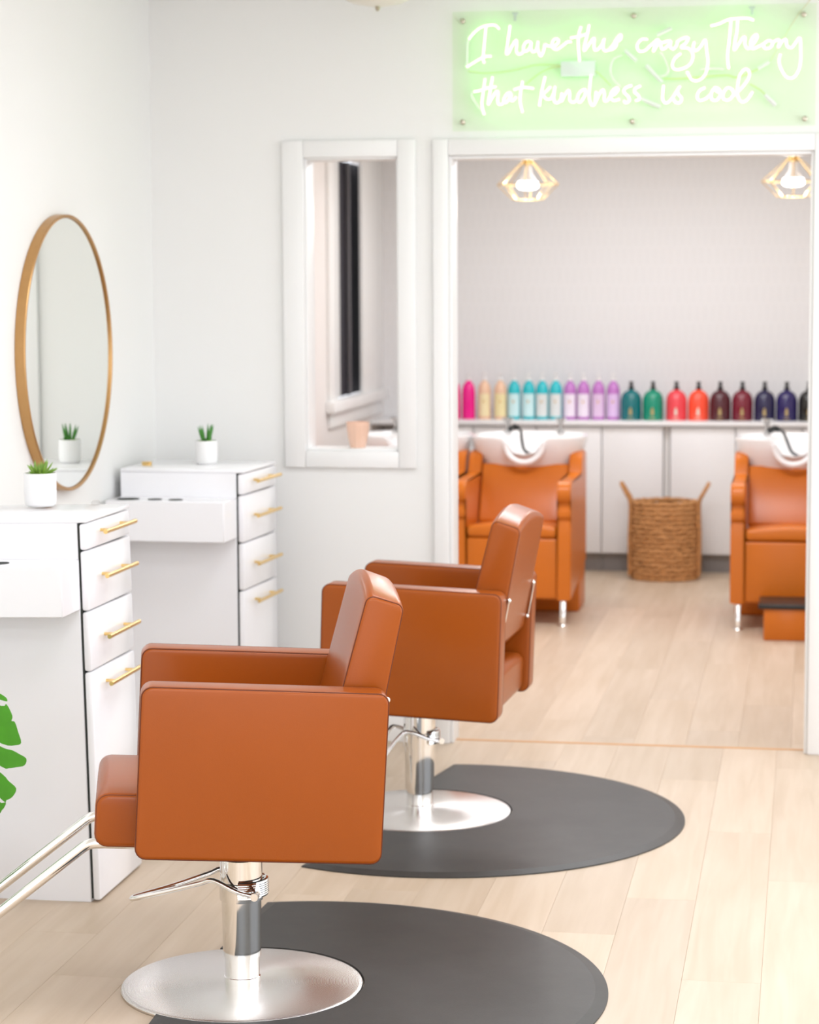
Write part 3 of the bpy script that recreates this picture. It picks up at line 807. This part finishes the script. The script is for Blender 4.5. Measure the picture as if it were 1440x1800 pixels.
# salon flush ceiling lamp
fl_ = empty('flush_ceiling_lamp', (-.17, -.45, CZ1)); tag(fl_, 'white glass dome ceiling lamp at the top edge of the picture', 'ceiling lamp')
lathe('dome', [(.155, -.022), (.150, -.050), (.125, -.085), (.085, -.106), (.03, -.116), (0, -.117)], mat('opal glass', (.80, .77, .68, 1), .3, noise=.01), fl_, 40)
lathe('lamp_rim', [(0, 0), (.165, 0), (.165, -.020), (.155, -.022), (0, -.022)], M['trim'], fl_, 40)
lathe('finial', [(0, -.116), (.008, -.117), (.009, -.124), (.004, -.132), (0, -.133)], M['standoff'], fl_, 14)

# ================================================================== CUP ON THE SILL
cup = empty('glass_tumbler', (-.352, .070, WZ0+.010)); tag(cup, 'peach fluted glass tumbler on the sill of the narrow opening', 'tumbler')
bm = bmesh.new(); n = 48; rings = []
for R_, z, fl2 in ((.0, 0, 0), (.028, 0, 0), (.029, .004, .3), (.030, .012, 1), (.0365, .04, 1), (.042, .072, .7), (.043, .094, 0), (.0405, .094, 0), (.039, .075, 0), (.034, .04, 0), (.026, .014, 0), (0, .014, 0)):
    if R_ == 0: rings.append([bm.verts.new((0, 0, z))]); continue
    rings.append([bm.verts.new(((R_+.0012*fl2*math.cos(12*2*PI*i/n))*math.cos(2*PI*i/n), (R_+.0012*fl2*math.cos(12*2*PI*i/n))*math.sin(2*PI*i/n), z)) for i in range(n)])
for A, B in zip(rings, rings[1:]):
    for i in range(n):
        j = (i+1) % n
        if len(A) == 1: bm.faces.new((A[0], B[j], B[i]))
        elif len(B) == 1: bm.faces.new((A[i], A[j], B[0]))
        else: bm.faces.new((A[i], A[j], B[j], B[i]))
link('tumbler_glass', bm, M['peach'], cup)
lathe('wax', [(0, .0145), (.0255, .0145), (.0333, .04), (.0383, .074), (0, .076)], M['peach_wax'], cup, 32)

# ================================================================== MONSTERA AT THE LEFT EDGE
mo = empty('monstera_plant', (-.95, -2.70, 0)); tag(mo, 'leafy monstera plant reaching in from the left edge', 'plant')
lathe('planter', [(0, 0), (.085, 0), (.10, .02), (.11, .19), (.10, .19), (.095, .165), (0, .165)], M['pot'], mo, 36)
lathe('soil', [(.095, .164), (.05, .172), (0, .174)], mat('potting soil', (.05, .03, .02, 1), .95, noise=.4, nscale=60), mo, 24)
def monstera_leaf(base, tip_dir, up, size, stem_from, seed):
    """leaf blade: lobed outline, folded slightly along the midrib"""
    g = random.Random(seed); d = Vector(tip_dir).normalized(); upv = Vector(up); sdir = d.cross(upv).normalized(); nn = sdir.cross(d).normalized()
    bm = bmesh.new()
    def P(t, w):   # t along the midrib, w across
        z = -.18*abs(w)**1.4*size - .22*size*max(0, t-.35)**2
        return Vector(base)+d*t*size+sdir*w*size+nn*z
    def width(t): return .52*math.sin(PI*min(1, max(0, (t+.16)/1.17))**.72)
    for s in (-1, 1):
        nl = 6
        for i in range(nl):
            t0 = -.10+i*.172; t1 = t0+.172; gap = .022
            ws = []
            prev = None
            for k in range(7):
                f = k/6
                sweep = .20*f**1.3
                a, b = t0+gap*f*.9+sweep, t1-gap*f*.9+sweep
                w = width((t0+t1)/2+.02)*f*(1.0-.06*g.random())
                if k == 6: m_ = (a+b)/2; a, b = m_-.035, m_+.045
                if k == 5: a += .012; b -= .004
                va, vb = bm.verts.new(P(min(a, 1.05), s*w)), bm.verts.new(P(min(b, 1.06), s*w))
                if prev: bm.faces.new((prev[0], prev[1], vb, va) if s > 0 else (va, vb, prev[1], prev[0]))
                prev = (va, vb)
    bmesh.ops.remove_doubles(bm, verts=bm.verts, dist=.0005)
    ret = bmesh.ops.solidify(bm, geom=list(bm.faces), thickness=.0012)
    lf = link('leaf', bm, M['monstera'], mo, angle=60)
    tube('stem', smooth_path([stem_from, (Vector(stem_from)+Vector(base))/2+Vector((0, 0, .05)), base], 6), .005, M['monstera'], lf, 8)
O = Vector((-.95, -2.70, 0))
def rel(p): return tuple(Vector(p)-O)
# the leaf that reaches into the room: deep finger lobes on both sides of the midrib
lobes = [[(-66,1200),(0,1218),(12,1228),(0,1228),(-66,1216)],
         [(-66,1224),(0,1238),(10,1234),(22,1253),(20,1262),(27,1263),(34,1280),(40,1297),(28,1303),(0,1303),(-66,1276)],
         [(-66,1282),(0,1309),(20,1312),(36,1317),(51,1323),(47,1335),(32,1340),(15,1344),(0,1343),(-66,1312)],
         [(-66,1318),(0,1355),(13,1366),(29,1377),(22,1392),(9,1400),(0,1400),(-66,1346)],
         [(-66,1352),(-10,1402),(7,1404),(5,1412),(0,1418),(-14,1426),(-66,1378)]]
bm = bmesh.new()
for sg in (1, -1):
    for lb in lobes:
        vs = []
        for (px, py) in [(p_.x, p_.y) for p_ in smooth_path([(q_[0], q_[1], 0) for q_ in lb], 3)]:
            w = (px+66)*.00144; z = .552-(py-1320)*.00141
            vs.append(bm.verts.new((-.735+sg*w-O.x, -2.915-1.6*w*w-O.y+.05*(z-.55), z)))
        f = bm.faces.new(vs if sg > 0 else vs[::-1])
bmesh.ops.triangulate(bm, faces=list(bm.faces))
bmesh.ops.solidify(bm, geom=list(bm.faces), thickness=.0012)
lf = link('leaf', bm, M['monstera'], mo, angle=50)
tube('midrib', smooth_path([rel((-.735, -2.912, .725)), rel((-.735, -2.917, .60)), rel((-.735, -2.924, .46))], 6), .0035, M['monstera'], lf, 8)
tube('stem', smooth_path([(0, 0, .16), (.03, -.06, .45), (.10, -.16, .72), rel((-.735, -2.912, .722))], 6), .005, M['monstera'], lf, 8)
monstera_leaf(rel((-.88, -3.12, .60)), (-.05, -1, -.25), (.0, -.2, 1), .24, (.0, -.02, .17), 5)
monstera_leaf(rel((-.92, -2.86, .66)), (-.05, .6, -.5), (-.2, .3, 1), .20, (.0, .02, .17), 8)

# ================================================================== NEON SIGN
YN = -.045
ns = empty('neon_sign', (0.66, 0, 2.42)); tag(ns, 'green neon sign in handwriting on a clear panel above the doorway', 'neon sign')
# wall positions of the lettering, digitised from the sign in two halves
def mapA(x, y):
    px = 800+x*.22222; py = 10+y*.22222; return mp(px, py)
def mapB(x, y):
    px = 1100+x*.23611; py = 10+y*.23611; return mp(px, py)
def mp(px, py):
    s = (px-800)/640; t = (py-10)/210
    x0 = .031+(1.2935-.031)*(s*1.0136-.0136*s*s); x1 = .0298+(1.2989-.0298)*(s*1.0136-.0136*s*s)
    z0 = 2.6476+(2.6159-2.6476)*s; z1 = 2.2319+(2.2112-2.2319)*s
    return (x0+(x1-x0)*t-.66, z0+(z1-z0)*t-2.42)
A_ = {
 'I': [[(110,265),(150,215),(210,170),(270,155),(320,155),(355,185)], [(248,165),(240,240),(232,330),(225,420),(235,455)], [(90,485),(150,450),(210,415),(250,400),(290,400)]],
 'have': [[(440,155),(425,260),(410,375),(430,370),(460,310),(490,272),(492,320),(490,360),(510,385),(545,365),(548,320),(575,283),(605,290),(600,325),(572,360),(548,352)],
          [(610,290),(606,340),(625,365),(650,345),(665,280),(660,330),(675,385),(690,395),(710,350),(720,308),(745,318),(790,320),(825,290),(822,265),(795,265),(775,295),(782,335),(815,345),(860,315),(900,285),(930,288)]],
 'this': [[(1005,165),(985,240),(985,330),(995,440)], [(920,255),(980,245),(1050,225)],
          [(1070,150),(1055,230),(1035,310),(1030,355),(1060,320),(1095,270),(1112,262),(1107,310),(1115,350),(1140,345),(1170,310),(1190,262),(1180,320),(1190,355),(1222,350),(1260,310),(1290,260),(1320,230),(1322,262),(1295,282),(1275,275),(1288,310),(1262,340),(1225,352)]],
 'that': [[(240,575),(225,680),(215,780),(235,865)], [(150,680),(200,670),(265,650),(330,640)],
          [(300,560),(285,650),(270,740),(265,782),(290,740),(330,680),(345,690),(340,740),(350,780),(385,772),(392,735),(415,698),(442,690),(430,740),(402,772)], [(450,700),(445,745),(465,750),(490,720)],
          [(540,595),(525,680),(520,760),(540,845)], [(470,665),(540,645),(630,655)]],
 'kindness': [[(720,560),(700,640),(685,720),(675,795)], [(765,640),(725,680),(705,700),(725,735),(760,738),(785,700),(800,640),(790,700),(790,750),(815,770),(845,740),(852,690),(848,760),(875,710),(905,670),(916,700),(915,745),(940,765),(972,745),(985,700),(1010,672),(1040,665),(1035,710),(1005,758),(980,762)],
          [(1085,545),(1075,640),(1070,730),(1090,785),(1115,775),(1122,720),(1126,680),(1120,760),(1150,700),(1180,665),(1190,700),(1190,750),(1215,750),(1240,715),(1270,700),(1300,665),(1285,650),(1250,680),(1240,720),(1262,750),(1312,740)],
          [(1410,630),(1362,648),(1345,680),(1380,720),(1390,750),(1362,770),(1345,752)], [(1480,635),(1440,652),(1430,682),(1462,712),(1466,742),(1436,750)]],
}
B_ = {
 'crazy': [[(172,252),(130,250),(95,290),(105,335),(150,335),(195,295),(240,258),(250,250),(228,290),(215,340),(240,300),(268,268),(270,300),(285,325),(318,302),(345,265),(320,264),(285,275)],
           [(345,265),(340,305),(365,322),(390,290),(395,265),(440,240),(475,240),(455,280),(420,310),(480,320),(510,370),(490,430),(440,465),(380,475),(355,445),(375,390),(420,355)],
           [(520,270),(510,310),(530,335),(565,305),(600,255),(610,330),(620,420),(600,510),(550,555),(500,550),(465,490)]],
 'theory': [[(640,150),(700,135),(770,105),(850,95),(920,95),(960,110)], [(790,90),(785,180),(775,280),(765,380),(775,470)],
            [(840,110),(835,190),(820,270),(815,330),(845,290),(878,240),(896,238),(894,288),(920,320),(955,285),(985,235),(975,215),(945,245),(935,290),(952,320),(1000,300),(1030,285),(1060,262),(1085,262),(1098,285),(1078,312),(1042,318),(1030,290)],
            [(1098,275),(1130,255),(1150,260),(1140,310),(1165,270),(1195,250),(1205,300),(1240,310),(1270,270),(1300,240),(1305,320),(1305,400),(1290,480),(1250,535),(1200,530),(1160,470),(1145,410),(1155,360)]],
 'is': [[(290,590),(285,650),(285,700),(310,725),(345,700),(385,640),(413,600),(395,632),(402,660),(425,690),(413,722),(380,720),(365,695)]],
 'cool': [[(600,610),(560,630),(540,670),(555,705),(600,695),(640,660)], [(670,610),(645,650),(650,700),(690,700),(715,655),(700,620),(670,610),(690,640),(735,650)],
          [(760,610),(735,650),(735,695),(775,700),(810,660),(795,620),(762,610)], [(815,665),(880,600),(925,530),(920,480),(890,475),(855,520),(840,600),(840,670),(870,715),(910,700),(950,640)]],
}
for src, mf in ((A_, mapA), (B_, mapB)):
    for word, strokes in src.items():
        for k, st in enumerate(strokes):
            pts = []
            for i, (x, y) in enumerate(st):
                X, Z = mf(x, y); pts.append((X, YN+.0015*math.sin(i*1.7+k), Z))
            bm = bmesh.new(); add_tube(bm, smooth_path(pts, 5), .0043, 7)
            link('neon_tube', bm, M['neon'], ns)
def neon_bit(name, mf, pts, r_, m, y=-.030, n=6):
    P = [(mf(*p)[0], y, mf(*p)[1]) for p in pts]
    return tube(name, smooth_path(P, 5), r_, m, ns, n)
neon_bit('cable', mapA, [(100,515),(250,530),(450,510),(650,465),(840,470)], .0028, M['wire'])
neon_bit('cable', mapA, [(560,620),(660,540),(760,490),(840,480)], .0028, M['wire'])
neon_bit('cable', mapA, [(1115,520),(1140,530),(1240,630)], .0028, M['wire'])
neon_bit('cable', mapB, [(290,540),(420,540),(600,525),(760,515),(840,530),(990,470)], .0040, M['wire'])
neon_bit('cable', mapB, [(930,580),(1000,620),(1050,665)], .0035, M['wire'])
neon_bit('cable', mapB, [(1080,410),(1180,235),(1280,70),(1345,-10),(1380,-60),(1400,-100)], .0024, mat('tan cord', (.70, .66, .52, 1), .5, noise=.03), -.02)
neon_bit('return_tube', mapA, [(1330,390),(1260,420),(1235,500),(1260,580),(1320,640)], .0045, M['neon_dim'])
neon_bit('return_tube', mapB, [(265,340),(310,420),(325,480),(300,515),(260,520)], .0045, M['neon_dim'])
neon_bit('return_tube', mapA, [(110,265),(92,290),(90,400),(90,485)], .0055, M['neon_dim'])
neon_bit('return_tube', mapB, [(560,470),(650,465),(740,470)], .0045, M['neon_dim'])
neon_bit('return_tube', mapA, [(150,680),(125,700),(160,770),(235,865)], .0050, M['neon_dim'])
for mf, p in ((mapB, [(0,330),(90,410)]), (mapB, [(160,440),(280,570)]), (mapB, [(240,215),(350,165)]), (mapB, [(990,465),(1075,415)]), (mapB, [(1040,660),(1120,740)]), (mapB, [(120,690),(265,752)])):
    neon_bit('end_sleeve', mf, p, .0075, M['sleeve'])
x0, z0 = mapA(840, 560); x1, z1 = mapA(1115, 430)
box('transformer', (x0, -.034, z0), (x1, -.012, z1), M['transformer'], ns, .003)
px0, px1, pz0, pz1 = .018-.66, 1.286-.66, 2.212-2.42, 2.628-2.42
box('acrylic_panel', (px0, -.0235, pz0), (px1, -.0195, pz1), M['acrylic'], ns)
for (x, z) in ((.056, 2.595), (.658, 2.600), (1.242, 2.590), (.055, 2.243), (.655, 2.236), (1.250, 2.235)):
    bm = bmesh.new(); add_lathe(bm, [(0, 0), (.006, 0), (.006, .024), (.0095, .0245), (.0095, .030), (.007, .032), (0, .032)], 16)
    for v in bm.verts: v.co = Vector((v.co.x+x-.66, -v.co.z-.001, v.co.y+z-2.42))
    link('standoff', bm, M['standoff'], ns)
for (x, z) in ((.242, 2.605), (1.066, 2.605)):
    bm = bmesh.new(); add_box(bm, (x-.66-.005, -.030, z-2.42-.014), (x-.66+.005, -.024, z-2.42+.010), .001, 1)
    add_box(bm, (x-.66-.010, -.032, z-2.42+.008), (x-.66+.010, -.024, z-2.42+.016), .001, 1)
    link('tube_clip', bm, mat('grey clip', (.55, .62, .58, 1), .4, noise=.02), ns)
